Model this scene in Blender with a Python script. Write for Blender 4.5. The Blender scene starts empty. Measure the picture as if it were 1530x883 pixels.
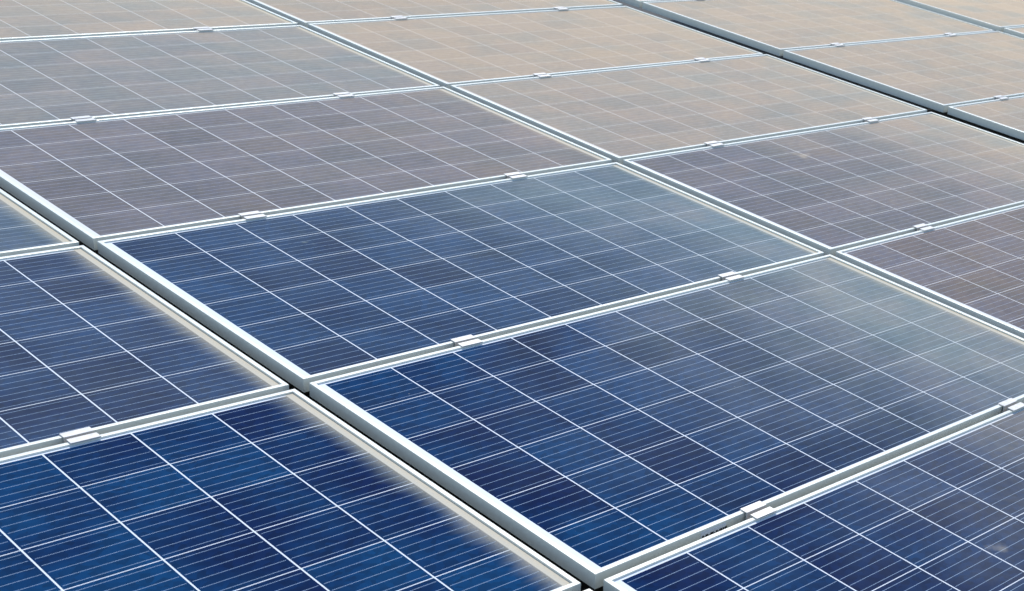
import bpy, bmesh, math
from mathutils import Matrix, Vector

scene = bpy.context.scene
col = scene.collection

# ------------------------------------------------------------------ camera
cam_data = bpy.data.cameras.new('camera')
cam = bpy.data.objects.new('camera', cam_data)
col.objects.link(cam)
cam.matrix_world = Matrix((
    (0.610862234625662, 0.25217041239302285, -0.7505047724173515, -1.465912118556747),
    (-0.777959436886535, 0.3672451968715168, -0.5098137698544897, -2.79692788708629),
    (0.1470593243112221, 0.8952882488269317, 0.42051457364145584, 1.495287754213389),
    (0, 0, 0, 1)))
cam_data.sensor_fit = 'HORIZONTAL'
cam_data.sensor_width = 36.0
cam_data.lens = 2151.5785 * 36.0 / 1530.0
cam_data.shift_x = -(1485.0 - 765.0) / 1530.0
cam_data.shift_y = (611.5 - 441.5) / 1530.0
cam_data.clip_start = 0.05
cam_data.clip_end = 3000
cam_data.dof.use_dof = True
cam_data.dof.focus_distance = 3.6
cam_data.dof.aperture_fstop = 11.0
scene.camera = cam

# ------------------------------------------------------------------ sky, sun, exposure
SUN_AZ = math.radians(38.0)        # clockwise from +Y
SUN_EL = math.radians(53.0)
world = bpy.data.worlds.new('World')
scene.world = world
world.use_nodes = True
wn = world.node_tree
wn.nodes.clear()
sky = wn.nodes.new('ShaderNodeTexSky')
sky.sky_type = 'NISHITA'
sky.sun_disc = False
sky.sun_elevation = SUN_EL
sky.sun_rotation = SUN_AZ
sky.altitude = 0
sky.air_density = 1.0
sky.dust_density = 0.5
sky.ozone_density = 0.8
bg = wn.nodes.new('ShaderNodeBackground')
bg.inputs['Strength'].default_value = 0.15
wo = wn.nodes.new('ShaderNodeOutputWorld')
wn.links.new(sky.outputs[0], bg.inputs['Color'])
wn.links.new(bg.outputs[0], wo.inputs['Surface'])

sun_data = bpy.data.lights.new('sun', 'SUN')
sun_data.energy = 2.45
sun_data.angle = math.radians(0.5)
sun_data.color = (1.0, 0.955, 0.89)
sun = bpy.data.objects.new('sun', sun_data)
col.objects.link(sun)
sd = Vector((math.sin(SUN_AZ) * math.cos(SUN_EL), math.cos(SUN_AZ) * math.cos(SUN_EL), math.sin(SUN_EL)))
sun.rotation_euler = sd.to_track_quat('Z', 'Y').to_euler()

scene.view_settings.view_transform = 'Standard'
scene.view_settings.look = 'None'
scene.view_settings.gamma = 1.0
scene.view_settings.use_curve_mapping = False
scene.view_settings.exposure = 0.52

# ------------------------------------------------------------------ dimensions (metres)
PITCH = 0.1588
MX, MY = 0.0255, 0.0160
L = 1.6390
W = 0.98473
GAP = 0.0240
FH = 0.0330
LIP = 0.0100
GLASS_Z = -0.0045

# ------------------------------------------------------------------ node helper
class N:
    def __init__(self, name):
        self.m = bpy.data.materials.new(name)
        self.m.use_nodes = True
        self.t = self.m.node_tree
        self.t.nodes.clear()
    def n(self, typ, **kw):
        nd = self.t.nodes.new(typ)
        for k, v in kw.items():
            setattr(nd, k, v)
        return nd
    def l(self, a, b):
        self.t.links.new(a, b)
    def setin(self, sock, v):
        if hasattr(v, 'is_linked') or isinstance(v, bpy.types.NodeSocket):
            self.l(v, sock)
        else:
            sock.default_value = v
    def math(self, op, a, b=None, c=None, clamp=False):
        nd = self.n('ShaderNodeMath', operation=op)
        nd.use_clamp = clamp
        self.setin(nd.inputs[0], a)
        if b is not None: self.setin(nd.inputs[1], b)
        if c is not None: self.setin(nd.inputs[2], c)
        return nd.outputs[0]
    def ramp(self, v, a, b, c=0.0, d=1.0, smooth=True):
        nd = self.n('ShaderNodeMapRange')
        nd.interpolation_type = 'SMOOTHSTEP' if smooth else 'LINEAR'
        nd.clamp = True
        self.setin(nd.inputs['Value'], v)
        for k, x in zip(('From Min', 'From Max', 'To Min', 'To Max'), (a, b, c, d)):
            self.setin(nd.inputs[k], x)
        return nd.outputs[0]
    def mix(self, f, a, b):
        nd = self.n('ShaderNodeMix', data_type='RGBA')
        self.setin(nd.inputs[0], f)
        self.setin(nd.inputs[6], a)
        self.setin(nd.inputs[7], b)
        return nd.outputs[2]
    def noise(self, vec, scale, detail=3.0, rough=0.55, out=0):
        nd = self.n('ShaderNodeTexNoise')
        self.setin(nd.inputs['Vector'], vec)
        nd.inputs['Scale'].default_value = scale
        nd.inputs['Detail'].default_value = detail
        nd.inputs['Roughness'].default_value = rough
        return nd.outputs[out]
    def comb(self, x, y, z=0.0):
        nd = self.n('ShaderNodeCombineXYZ')
        self.setin(nd.inputs[0], x); self.setin(nd.inputs[1], y); self.setin(nd.inputs[2], z)
        return nd.outputs[0]

SHEEN = 0.30
def rgb(r, g, b): return (r, g, b, 1.0)

# ------------------------------------------------------------------ materials
SMEARS = [(2.3245, 0.7998, 0.036, 0.45), (0.6928, -1.3943, 0.026, 0.25), (0.4226, 0.7802, 0.018, 0.35)]
def mat_cells():
    k = N('solar_cells_under_glass')
    tc = k.n('ShaderNodeTexCoord')
    sep = k.n('ShaderNodeSeparateXYZ'); k.l(tc.outputs['Object'], sep.inputs[0])
    x = sep.outputs[0]
    y = k.math('MULTIPLY', sep.outputs[1], -1.0)
    geo = k.n('ShaderNodeNewGeometry')
    info = k.n('ShaderNodeObjectInfo')
    rnd = info.outputs['Random']
    oc = k.n('ShaderNodeSeparateColor'); k.l(info.outputs['Color'], oc.inputs[0])
    haze_film, warm, edge = oc.outputs[0], oc.outputs[1], oc.outputs[2]
    cx = k.math('DIVIDE', k.math('SUBTRACT', x, MX), PITCH)
    cy = k.math('DIVIDE', k.math('SUBTRACT', y, MY), PITCH)
    fx = k.math('FRACT', cx); fy = k.math('FRACT', cy)
    ix = k.math('FLOOR', cx); iy = k.math('FLOOR', cy)
    # distance to the nearest cell border in metres
    dx = k.math('MULTIPLY', k.math('MINIMUM', fx, k.math('SUBTRACT', 1.0, fx)), PITCH)
    dy = k.math('MULTIPLY', k.math('MINIMUM', fy, k.math('SUBTRACT', 1.0, fy)), PITCH)
    inx = k.math('MULTIPLY', k.math('GREATER_THAN', dx, 0.00142), k.math('GREATER_THAN', dy, 0.00105))
    box = k.math('MULTIPLY',
        k.math('MULTIPLY', k.math('GREATER_THAN', cx, 0.0), k.math('LESS_THAN', cx, 10.0)),
        k.math('MULTIPLY', k.math('GREATER_THAN', cy, 0.0), k.math('LESS_THAN', cy, 6.0)))
    cell = k.math('MULTIPLY', inx, box)
    # six busbars along x on each cell
    bf = k.math('FRACT', k.math('MULTIPLY', fy, 6.0))
    bd = k.math('MULTIPLY', k.math('ABSOLUTE', k.math('SUBTRACT', bf, 0.5)), PITCH / 6.0)
    bus = k.math('MULTIPLY', k.math('LESS_THAN', bd, 0.00052),
                 k.math('MULTIPLY', k.math('GREATER_THAN', dx, 0.0050), cell))
    # random per cell
    wn_ = k.n('ShaderNodeTexWhiteNoise', noise_dimensions='4D')
    k.l(k.comb(ix, iy, 0.5), wn_.inputs['Vector']); k.l(k.math('MULTIPLY', rnd, 97.0), wn_.inputs['W'])
    cr = wn_.outputs['Value']
    wc = k.n('ShaderNodeSeparateColor'); k.l(wn_.outputs['Color'], wc.inputs[0])
    # multicrystalline grain
    vo = k.n('ShaderNodeTexVoronoi', feature='F1')
    vo.inputs['Scale'].default_value = 75.0
    shift = k.n('ShaderNodeVectorMath', operation='ADD')
    k.l(tc.outputs['Object'], shift.inputs[0])
    k.l(k.comb(k.math('MULTIPLY', cr, 31.0), rnd, 0.0), shift.inputs[1])
    k.l(shift.outputs[0], vo.inputs['Vector'])
    vg = k.n('ShaderNodeSeparateColor'); k.l(vo.outputs['Color'], vg.inputs[0])
    cloud = k.noise(geo.outputs['Position'], 2.9, 3.0, 0.5)
    cloud2 = k.noise(geo.outputs['Position'], 4.7, 2.0, 0.5)
    blue = k.mix(k.ramp(k.math('ADD', k.math('MULTIPLY', wc.outputs[0], 0.3), k.math('MULTIPLY', cloud2, 0.9)), 0.35, 0.85), rgb(0.0000, 0.0080, 0.049), rgb(0.0000, 0.0340, 0.105))
    purp = k.mix(wc.outputs[1], rgb(0.0025, 0.0095, 0.040), rgb(0.010, 0.012, 0.025))
    pf = k.math('MULTIPLY', k.ramp(k.math('ADD', k.math('MULTIPLY', wc.outputs[2], 0.08), k.math('MULTIPLY', cloud, 0.95)), 0.54, 0.80), 0.62)
    ccol = k.mix(pf, blue, purp)
    hsv = k.n('ShaderNodeHueSaturation')
    k.l(ccol, hsv.inputs['Color'])
    k.l(k.ramp(vg.outputs[0], 0.0, 1.0, 0.80, 1.22, False), hsv.inputs['Value'])
    ccol = hsv.outputs[0]
    base = k.mix(cell, rgb(0.70, 0.75, 0.80), ccol)
    base = k.mix(bus, base, rgb(0.28, 0.38, 0.51))
    # ---- dust that lies on the glass, and sky haze painted in with it
    px = k.math('SUBTRACT', L - LIP, x)                     # distance to the low (right) lip
    streak = k.noise(k.comb(k.math('MULTIPLY', x, 5.0), k.math('MULTIPLY', y, 60.0), k.math('MULTIPLY', rnd, 40.0)), 1.0, 4.0, 0.6)
    broad = k.noise(k.comb(k.math('MULTIPLY', x, 3.0), k.math('MULTIPLY', y, 7.0), k.math('MULTIPLY', rnd, 40.0)), 1.0, 3.0, 0.55)
    reach = k.math('MULTIPLY', edge, k.math('ADD', -0.002, k.math('ADD', k.math('MULTIPLY', streak, 0.055), k.math('MULTIPLY', broad, 0.060))))
    fade = k.math('POWER', k.ramp(k.math('DIVIDE', k.math('SUBTRACT', px, 0.006), reach), 0.0, 1.0, 1.0, 0.0, False), 2.1)
    solid = k.ramp(px, 0.0145, 0.024, 0.88, 0.0)
    speck = k.noise(geo.outputs['Position'], 260.0, 3.0, 0.6)
    solid = k.math('MULTIPLY', solid, k.ramp(speck, 0.25, 0.75, 0.86, 1.0))
    solid = k.math('MULTIPLY', solid, k.math('MINIMUM', edge, 1.0))
    big = k.noise(geo.outputs['Position'], 0.9, 4.0, 0.55)
    fine = k.noise(geo.outputs['Position'], 38.0, 4.0, 0.65)
    # thin dust and painted sky-glare film: optical depth grows towards the low end of the panel and varies in clouds;
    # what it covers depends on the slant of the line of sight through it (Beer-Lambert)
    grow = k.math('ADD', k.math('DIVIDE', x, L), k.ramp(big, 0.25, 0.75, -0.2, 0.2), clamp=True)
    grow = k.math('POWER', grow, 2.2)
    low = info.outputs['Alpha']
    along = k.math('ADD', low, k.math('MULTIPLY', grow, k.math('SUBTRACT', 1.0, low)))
    tau = k.math('MULTIPLY', haze_film, k.math('MULTIPLY', along, k.ramp(fine, 0.2, 0.8, 0.85, 1.15)))
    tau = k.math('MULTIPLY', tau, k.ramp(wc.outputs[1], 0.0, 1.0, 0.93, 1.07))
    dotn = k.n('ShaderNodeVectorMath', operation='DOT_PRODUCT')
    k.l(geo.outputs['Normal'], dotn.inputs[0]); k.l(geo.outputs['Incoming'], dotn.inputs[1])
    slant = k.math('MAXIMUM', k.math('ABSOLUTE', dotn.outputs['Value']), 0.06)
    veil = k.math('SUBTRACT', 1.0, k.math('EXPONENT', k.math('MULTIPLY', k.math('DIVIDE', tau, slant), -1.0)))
    # dried drops
    vd = k.n('ShaderNodeTexVoronoi', feature='F1'); vd.inputs['Scale'].default_value = 13.0
    k.l(geo.outputs['Position'], vd.inputs['Vector'])
    vdc = k.n('ShaderNodeSeparateColor'); k.l(vd.outputs['Color'], vdc.inputs[0])
    spot = k.math('MULTIPLY', k.ramp(vd.outputs['Distance'], 0.012, 0.03, 0.35, 0.0), k.math('GREATER_THAN', vdc.outputs[0], 0.72))
    d = k.math('MAXIMUM', solid, k.math('MULTIPLY', k.math('MULTIPLY', fade, 0.80), k.ramp(speck, 0.25, 0.75, 0.82, 1.08)))
    d = k.math('MAXIMUM', d, spot)
    for (sx, sy, sr, amt) in SMEARS:
        vv = k.n('ShaderNodeVectorMath', operation='DISTANCE')
        wob = k.n('ShaderNodeVectorMath', operation='MULTIPLY_ADD')
        nz = k.n('ShaderNodeTexNoise'); nz.inputs['Scale'].default_value = 24.0; nz.inputs['Detail'].default_value = 4.0
        k.l(geo.outputs['Position'], nz.inputs['Vector'])
        k.l(nz.outputs['Color'], wob.inputs[0]); wob.inputs[1].default_value = (.09, .09, 0); k.l(geo.outputs['Position'], wob.inputs[2])
        k.l(wob.outputs[0], vv.inputs[0]); vv.inputs[1].default_value = (sx + .045, sy + .045, -.0045)
        d = k.math('MAXIMUM', d, k.ramp(vv.outputs['Value'], 0.0, sr, amt, 0.0))
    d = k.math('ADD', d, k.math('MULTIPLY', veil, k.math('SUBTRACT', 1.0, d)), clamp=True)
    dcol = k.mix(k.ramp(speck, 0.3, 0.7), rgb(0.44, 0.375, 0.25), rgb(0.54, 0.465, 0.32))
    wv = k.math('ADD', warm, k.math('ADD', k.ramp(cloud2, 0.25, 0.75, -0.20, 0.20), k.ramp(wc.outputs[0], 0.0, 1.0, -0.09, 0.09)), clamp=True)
    haze_col = k.mix(wv, rgb(0.33, 0.41, 0.38), rgb(0.60, 0.465, 0.305))  # tint stands in for hazy sky reflected in the glass, besides dust
    dcol = k.mix(k.math('MAXIMUM', solid, fade), haze_col, dcol)
    p = k.n('ShaderNodeBsdfPrincipled')
    k.l(base, p.inputs['Base Color'])
    p.inputs['Roughness'].default_value = 0.5
    p.inputs['Specular IOR Level'].default_value = 0.0
    p.inputs['Coat Weight'].default_value = 0.20
    k.l(k.ramp(fine, 0.2, 0.8, 0.045, 0.085), p.inputs['Coat Roughness'])
    p.inputs['Coat IOR'].default_value = 1.33
    q = k.n('ShaderNodeBsdfPrincipled')
    k.l(dcol, q.inputs['Base Color'])
    q.inputs['Roughness'].default_value = 0.9
    q.inputs['Specular IOR Level'].default_value = 0.1
    ms = k.n('ShaderNodeMixShader')
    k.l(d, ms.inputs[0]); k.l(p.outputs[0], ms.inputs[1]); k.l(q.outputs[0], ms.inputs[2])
    out = k.n('ShaderNodeOutputMaterial'); k.l(ms.outputs[0], out.inputs['Surface'])
    return k.m


def mat_metal(name, c, metallic, rough, grit=0.05, dust=0.0):
    k = N(name)
    geo = k.n('ShaderNodeNewGeometry')
    n1 = k.noise(geo.outputs['Position'], 90.0, 5.0, 0.6)
    n2 = k.noise(geo.outputs['Position'], 900.0, 2.0, 0.5)
    lo = tuple(v * (1 - grit) for v in c) + (1.0,)
    base = k.mix(k.ramp(n1, 0.3, 0.7), lo, tuple(c) + (1.0,))
    base = k.mix(k.ramp(n2, 0.66, 0.74, 0.0, 0.10), base, rgb(0.62, 0.55, 0.46))
    if dust:
        n3 = k.noise(geo.outputs['Position'], 7.0, 4.0, 0.6)
        sn = k.n('ShaderNodeSeparateXYZ'); k.l(geo.outputs['Normal'], sn.inputs[0])
        base = k.mix(k.math('MULTIPLY', k.ramp(n3, 0.4, 0.75, 0.0, dust), k.ramp(sn.outputs[2], 0.5, 0.9)), base, rgb(0.62, 0.55, 0.45))
    p = k.n('ShaderNodeBsdfPrincipled')
    k.l(base, p.inputs['Base Color'])
    p.inputs['Metallic'].default_value = metallic
    k.l(k.ramp(n1, 0.2, 0.8, rough * 0.85, rough * 1.15), p.inputs['Roughness'])
    bp = k.n('ShaderNodeBump'); bp.inputs['Strength'].default_value = 0.05; bp.inputs['Distance'].default_value = 0.0005
    k.l(n2, bp.inputs['Height']); k.l(bp.outputs[0], p.inputs['Normal'])
    out = k.n('ShaderNodeOutputMaterial'); k.l(p.outputs[0], out.inputs['Surface'])
    return k.m

def mat_plain(name, c, rough=0.8, var=0.3, scale=6.0):
    k = N(name)
    geo = k.n('ShaderNodeNewGeometry')
    n1 = k.noise(geo.outputs['Position'], scale, 6.0, 0.65)
    base = k.mix(k.ramp(n1, 0.3, 0.7), tuple(v * (1 - var) for v in c) + (1.0,), tuple(v * (1 + var) for v in c) + (1.0,))
    p = k.n('ShaderNodeBsdfPrincipled')
    k.l(base, p.inputs['Base Color']); p.inputs['Roughness'].default_value = rough
    out = k.n('ShaderNodeOutputMaterial'); k.l(p.outputs[0], out.inputs['Surface'])
    return k.m

M_CELL = mat_cells()
M_FRAME = mat_metal('anodised_frame_aluminium', (0.69, 0.71, 0.65), 0.20, 0.36, 0.06, 0.30)
M_CLAMP = mat_metal('clamp_aluminium', (0.58, 0.56, 0.53), 0.35, 0.40, 0.05)
M_BOLT = mat_metal('stainless_bolt', (0.62, 0.62, 0.62), 0.95, 0.32)
M_ROOF = mat_plain('dark_roof_membrane', (0.022, 0.023, 0.025))
M_STICK = mat_plain('label_paper', (0.62, 0.66, 0.70), 0.5, 0.05)
M_INK = mat_plain('label_print', (0.012, 0.014, 0.018), 0.6, 0.1)
M_BACK = mat_plain('white_backsheet', (0.7, 0.7, 0.7), 0.5, 0.03)
M_BLACK = mat_plain('black_plastic', (0.02, 0.02, 0.02), 0.5, 0.1)

# ------------------------------------------------------------------ mesh helpers
def mesh_obj(name, bm, mat, parent=None, link=True):
    me = bpy.data.meshes.new(name)
    bmesh.ops.recalc_face_normals(bm, faces=bm.faces)
    bm.to_mesh(me); bm.free()
    me.materials.append(mat)
    o = bpy.data.objects.new(name, me)
    if link: col.objects.link(o)
    if parent: o.parent = parent
    return o

def box_bm(bm, x0, x1, y0, y1, z0, z1):
    vs = [bm.verts.new((x, y, z)) for z in (z0, z1) for (x, y) in ((x0, y0), (x1, y0), (x1, y1), (x0, y1))]
    for f in ((0, 1, 2, 3), (7, 6, 5, 4), (0, 4, 5, 1), (1, 5, 6, 2), (2, 6, 7, 3), (3, 7, 4, 0)):
        bm.faces.new([vs[i] for i in f])

def frame_bm():
    bm = bmesh.new()
    prof = [(0, -FH), (0, -0.0007), (0.0002, -0.0002), (0.0007, 0), (LIP - 0.0007, 0), (LIP - 0.0002, -0.0002), (LIP, -0.0007),
            (LIP, GLASS_Z - 0.0012), (0.0022, GLASS_Z - 0.0012), (0.0022, -FH + 0.002), (0.028, -FH + 0.002), (0.028, -FH)]
    rings = []
    for (i, z) in prof:
        rings.append([bm.verts.new(p) for p in ((i, -i, z), (L - i, -i, z), (L - i, -W + i, z), (i, -W + i, z))])
    n = len(prof)
    for a in range(n):
        r, s = rings[a], rings[(a + 1) % n]
        for c in range(4):
            bm.faces.new((r[c], r[(c + 1) % 4], s[(c + 1) % 4], s[c]))
    return bm

def sheet_bm():
    bm = bmesh.new()
    a = 0.0035
    box_bm(bm, a, L - a, -W + a, -a, GLASS_Z - 0.0052, GLASS_Z)
    return bm

# ------------------------------------------------------------------ setting
bm = bmesh.new()
S = 60.0
vs = [bm.verts.new(p) for p in ((-S, -S, 0), (S, -S, 0), (S, S, 0), (-S, S, 0))]
bm.faces.new(vs)
roof = mesh_obj('roof', bm, M_ROOF)
roof.location = (0, 0, -0.30)
roof['kind'] = 'structure'

# ------------------------------------------------------------------ solar panels
# columns of the array: x, y, z offset of the upper left corner and tilt (from the survey of the photo)
COLS = {
    'A': (-(L + .02) - 0.0140, 0.0029, -0.0157, -0.0118),
    'B': (0.0, 0.0, 0.0, 0.0),
    'C': ((L + .02) + 0.0138, -0.0074, -0.0012, 0.0038),
    'D': (2 * (L + .02) + 0.0850, 0.0084, -0.0244, 0.0),
    'E': (3 * (L + .02) + 0.1035, 0.0218, -0.0425, 0.0),
}
def col_matrix(c, j):
    X, Y, Z, t = COLS[c]
    return Matrix.Translation((X, -(Y + j * (W + GAP)), -Z)) @ Matrix.Rotation(-t, 4, 'Y')

# (column, row): label, film of dust and painted haze, warmth, dust band at the low edge
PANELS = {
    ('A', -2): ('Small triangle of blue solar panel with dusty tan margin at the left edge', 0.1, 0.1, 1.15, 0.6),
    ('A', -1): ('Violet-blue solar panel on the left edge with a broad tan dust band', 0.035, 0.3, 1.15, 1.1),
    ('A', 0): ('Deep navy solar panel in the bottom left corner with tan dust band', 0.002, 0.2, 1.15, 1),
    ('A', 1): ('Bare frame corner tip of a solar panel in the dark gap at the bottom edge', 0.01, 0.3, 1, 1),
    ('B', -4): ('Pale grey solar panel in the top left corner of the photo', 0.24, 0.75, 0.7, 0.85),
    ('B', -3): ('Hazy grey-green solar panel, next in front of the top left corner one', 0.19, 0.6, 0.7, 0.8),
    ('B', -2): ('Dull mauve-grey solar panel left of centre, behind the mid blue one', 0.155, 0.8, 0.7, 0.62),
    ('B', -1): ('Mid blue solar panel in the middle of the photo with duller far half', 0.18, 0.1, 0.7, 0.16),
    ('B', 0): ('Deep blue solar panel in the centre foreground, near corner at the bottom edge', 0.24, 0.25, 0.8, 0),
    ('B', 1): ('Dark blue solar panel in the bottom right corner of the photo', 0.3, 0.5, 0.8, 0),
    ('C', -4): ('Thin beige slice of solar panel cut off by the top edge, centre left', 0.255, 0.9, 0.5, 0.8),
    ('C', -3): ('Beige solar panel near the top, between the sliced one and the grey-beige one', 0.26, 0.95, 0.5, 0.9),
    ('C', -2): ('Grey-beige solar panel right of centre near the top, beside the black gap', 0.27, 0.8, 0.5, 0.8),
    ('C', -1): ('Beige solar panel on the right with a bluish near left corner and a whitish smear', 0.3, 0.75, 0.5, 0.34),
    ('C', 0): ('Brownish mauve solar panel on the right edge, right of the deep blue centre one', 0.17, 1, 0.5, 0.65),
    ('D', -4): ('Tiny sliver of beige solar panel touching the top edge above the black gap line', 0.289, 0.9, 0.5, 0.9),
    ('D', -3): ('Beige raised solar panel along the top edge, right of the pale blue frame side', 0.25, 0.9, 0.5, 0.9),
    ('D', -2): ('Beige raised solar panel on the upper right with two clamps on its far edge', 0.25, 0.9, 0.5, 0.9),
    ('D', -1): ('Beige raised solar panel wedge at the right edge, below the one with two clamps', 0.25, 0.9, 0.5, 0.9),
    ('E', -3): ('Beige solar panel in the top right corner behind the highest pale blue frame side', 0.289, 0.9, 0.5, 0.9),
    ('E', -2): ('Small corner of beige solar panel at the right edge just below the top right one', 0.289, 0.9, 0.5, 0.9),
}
frame0 = mesh_obj('frame', frame_bm(), M_FRAME, link=False)
sheet0 = mesh_obj('cell_sheet', sheet_bm(), M_CELL, link=False)
for (c, j), (lab, haze_film, warm, edge, low) in PANELS.items():
    root = bpy.data.objects.new('solar_panel', None)
    col.objects.link(root)
    root.empty_display_size = 0.2
    wob = math.radians(0.05)
    h = (ord(c) * 7 + (j + 9) * 13)
    root.matrix_world = col_matrix(c, j) @ Matrix.Rotation(wob * math.sin(h), 4, 'X') @ Matrix.Rotation(wob * math.cos(h * 1.7), 4, 'Y')
    root['label'] = lab
    root['category'] = 'solar panel'
    root['group'] = 'solar panels of the array'
    f = frame0.copy(); f.parent = root; col.objects.link(f)
    s = sheet0.copy(); s.parent = root; col.objects.link(s)
    s.color = (haze_film, warm, edge, low)
    if (c, j) == ('B', 0):
        # small paper label on the outer near side of the frame
        bm = bmesh.new()
        box_bm(bm, 0.2555, 0.3205, -W - 0.0006, -W + 0.0004, -0.030, -0.0050)
        st = mesh_obj('sticker', bm, M_STICK, root)
        st['label'] = 'pale label with black print on the frame side'
        bm = bmesh.new()
        xs = 0.259
        for wd in (.004, .002, .007, .003, .009, .003, .005, .002, .008, .004, .006):
            h = -0.0135 if wd > .0035 else -0.0165
            box_bm(bm, xs, xs + wd, -W - 0.0010, -W - 0.0002, -0.024, h)
            xs += wd + .0012
        mesh_obj('print', bm, M_INK, st)

# ------------------------------------------------------------------ mid clamps
CL, TH = 0.0545, 0.0030
def clamp_bm():
    """hat section: two flanges over the frames and a U channel between them"""
    bm = bmesh.new()
    g = 0.0078
    fl = 0.0250
    pr = [(-fl, 0.0003), (-g, 0.0003), (-g, -0.020), (g, -0.020), (g, 0.0003), (fl, 0.0003),
          (fl, TH - .0004), (fl - .0004, TH), (g - TH + .0004, TH), (g - TH, TH - .0004), (g - TH, -0.020 + TH), (-g + TH, -0.020 + TH),
          (-g + TH, TH - .0004), (-g + TH - .0004, TH), (-fl + .0004, TH), (-fl, TH - .0004)]
    a = [bm.verts.new((-CL / 2, y, z)) for y, z in pr]
    b = [bm.verts.new((CL / 2, y, z)) for y, z in pr]
    n = len(pr)
    for i in range(n):
        bm.faces.new((a[i], a[(i + 1) % n], b[(i + 1) % n], b[i]))
    bm.faces.new(a); bm.faces.new(b[::-1])
    return bm
def bolt_bm():
    bm = bmesh.new()
    for r, z0, z1, n in ((0.0043, -0.0168, -0.0150, 20), (0.0040, -0.0150, -0.0090, 6)):
        lo = [bm.verts.new((r * math.cos(i * 2 * math.pi / n), r * math.sin(i * 2 * math.pi / n), z0)) for i in range(n)]
        hi = [bm.verts.new((v.co.x, v.co.y, z1)) for v in lo]
        for i in range(n):
            bm.faces.new((lo[i], lo[(i + 1) % n], hi[(i + 1) % n], hi[i]))
        bm.faces.new(lo[::-1]); bm.faces.new(hi)
    return bm
CLAMPS = [
    ('B', 0, .398, 'left clamp on the seam behind the deep blue foreground panel'),
    ('B', 0, 1.247, 'right clamp on the seam behind the deep blue foreground panel'),
    ('B', 1, .398, 'nearest clamp, on the wide seam at bottom right beside a small frame label'),
    ('B', 1, 1.262, 'clamp on the wide bottom right seam at the right edge of the photo'),
    ('B', -1, .403, 'left clamp on the seam between mauve-grey and mid blue panels'),
    ('B', -1, 1.248, 'right clamp on the seam between mauve-grey and mid blue panels'),
    ('B', -2, .396, 'left clamp on the seam between hazy grey-green and mauve-grey panels'),
    ('B', -2, 1.250, 'right clamp on the seam between hazy grey-green and mauve-grey panels'),
    ('B', -3, 1.253, 'small clamp on the seam under the grey top left corner panel'),
    ('C', 0, .429, 'clamp on the seam behind the brownish mauve panel at the right edge'),
    ('C', -1, .422, 'left clamp on the seam behind the right-hand panel with the whitish smear'),
    ('C', -1, 1.264, 'right clamp on the seam behind the right-hand panel with the whitish smear'),
    ('C', -2, .418, 'left clamp on the seam behind the grey-beige panel right of centre'),
    ('C', -2, 1.256, 'right clamp on the seam behind the grey-beige panel right of centre'),
    ('C', -3, .417, 'left clamp on the seam under the beige slice at the top edge'),
    ('C', -3, 1.261, 'right clamp on the seam under the beige slice at the top edge'),
    ('D', -2, .373, 'left clamp on the seam between the two raised upper right panels'),
    ('D', -2, 1.241, 'right clamp on the seam between the two raised upper right panels'),
    ('D', -1, .388, 'clamp on the short seam near the right edge right of the black gap'),
    ('D', -3, .374, 'tiny clamp touching the top edge of the photo above the raised panels'),
    ('A', 0, 1.216, 'large clamp on the seam at the bottom left of the photo'),
]
clamp0 = mesh_obj('channel', clamp_bm(), M_CLAMP, link=False)
bolt0 = mesh_obj('bolt', bolt_bm(), M_BOLT, link=False)
for i, (c, j, x, lab) in enumerate(CLAMPS):
    root = bpy.data.objects.new('panel_clamp', None)
    col.objects.link(root)
    root.empty_display_size = 0.03
    root.matrix_world = col_matrix(c, j) @ Matrix.Translation((x, GAP / 2, 0)) @ Matrix.Rotation(math.radians(((i * 37) % 7 - 3) * 0.25), 4, 'Z')
    root['label'] = 'Silver aluminium ' + lab
    root['category'] = 'clamp'
    root['group'] = 'clamps holding the panels along the seams'
    a = clamp0.copy(); a.parent = root; col.objects.link(a)
    b = bolt0.copy(); b.parent = root; col.objects.link(b)
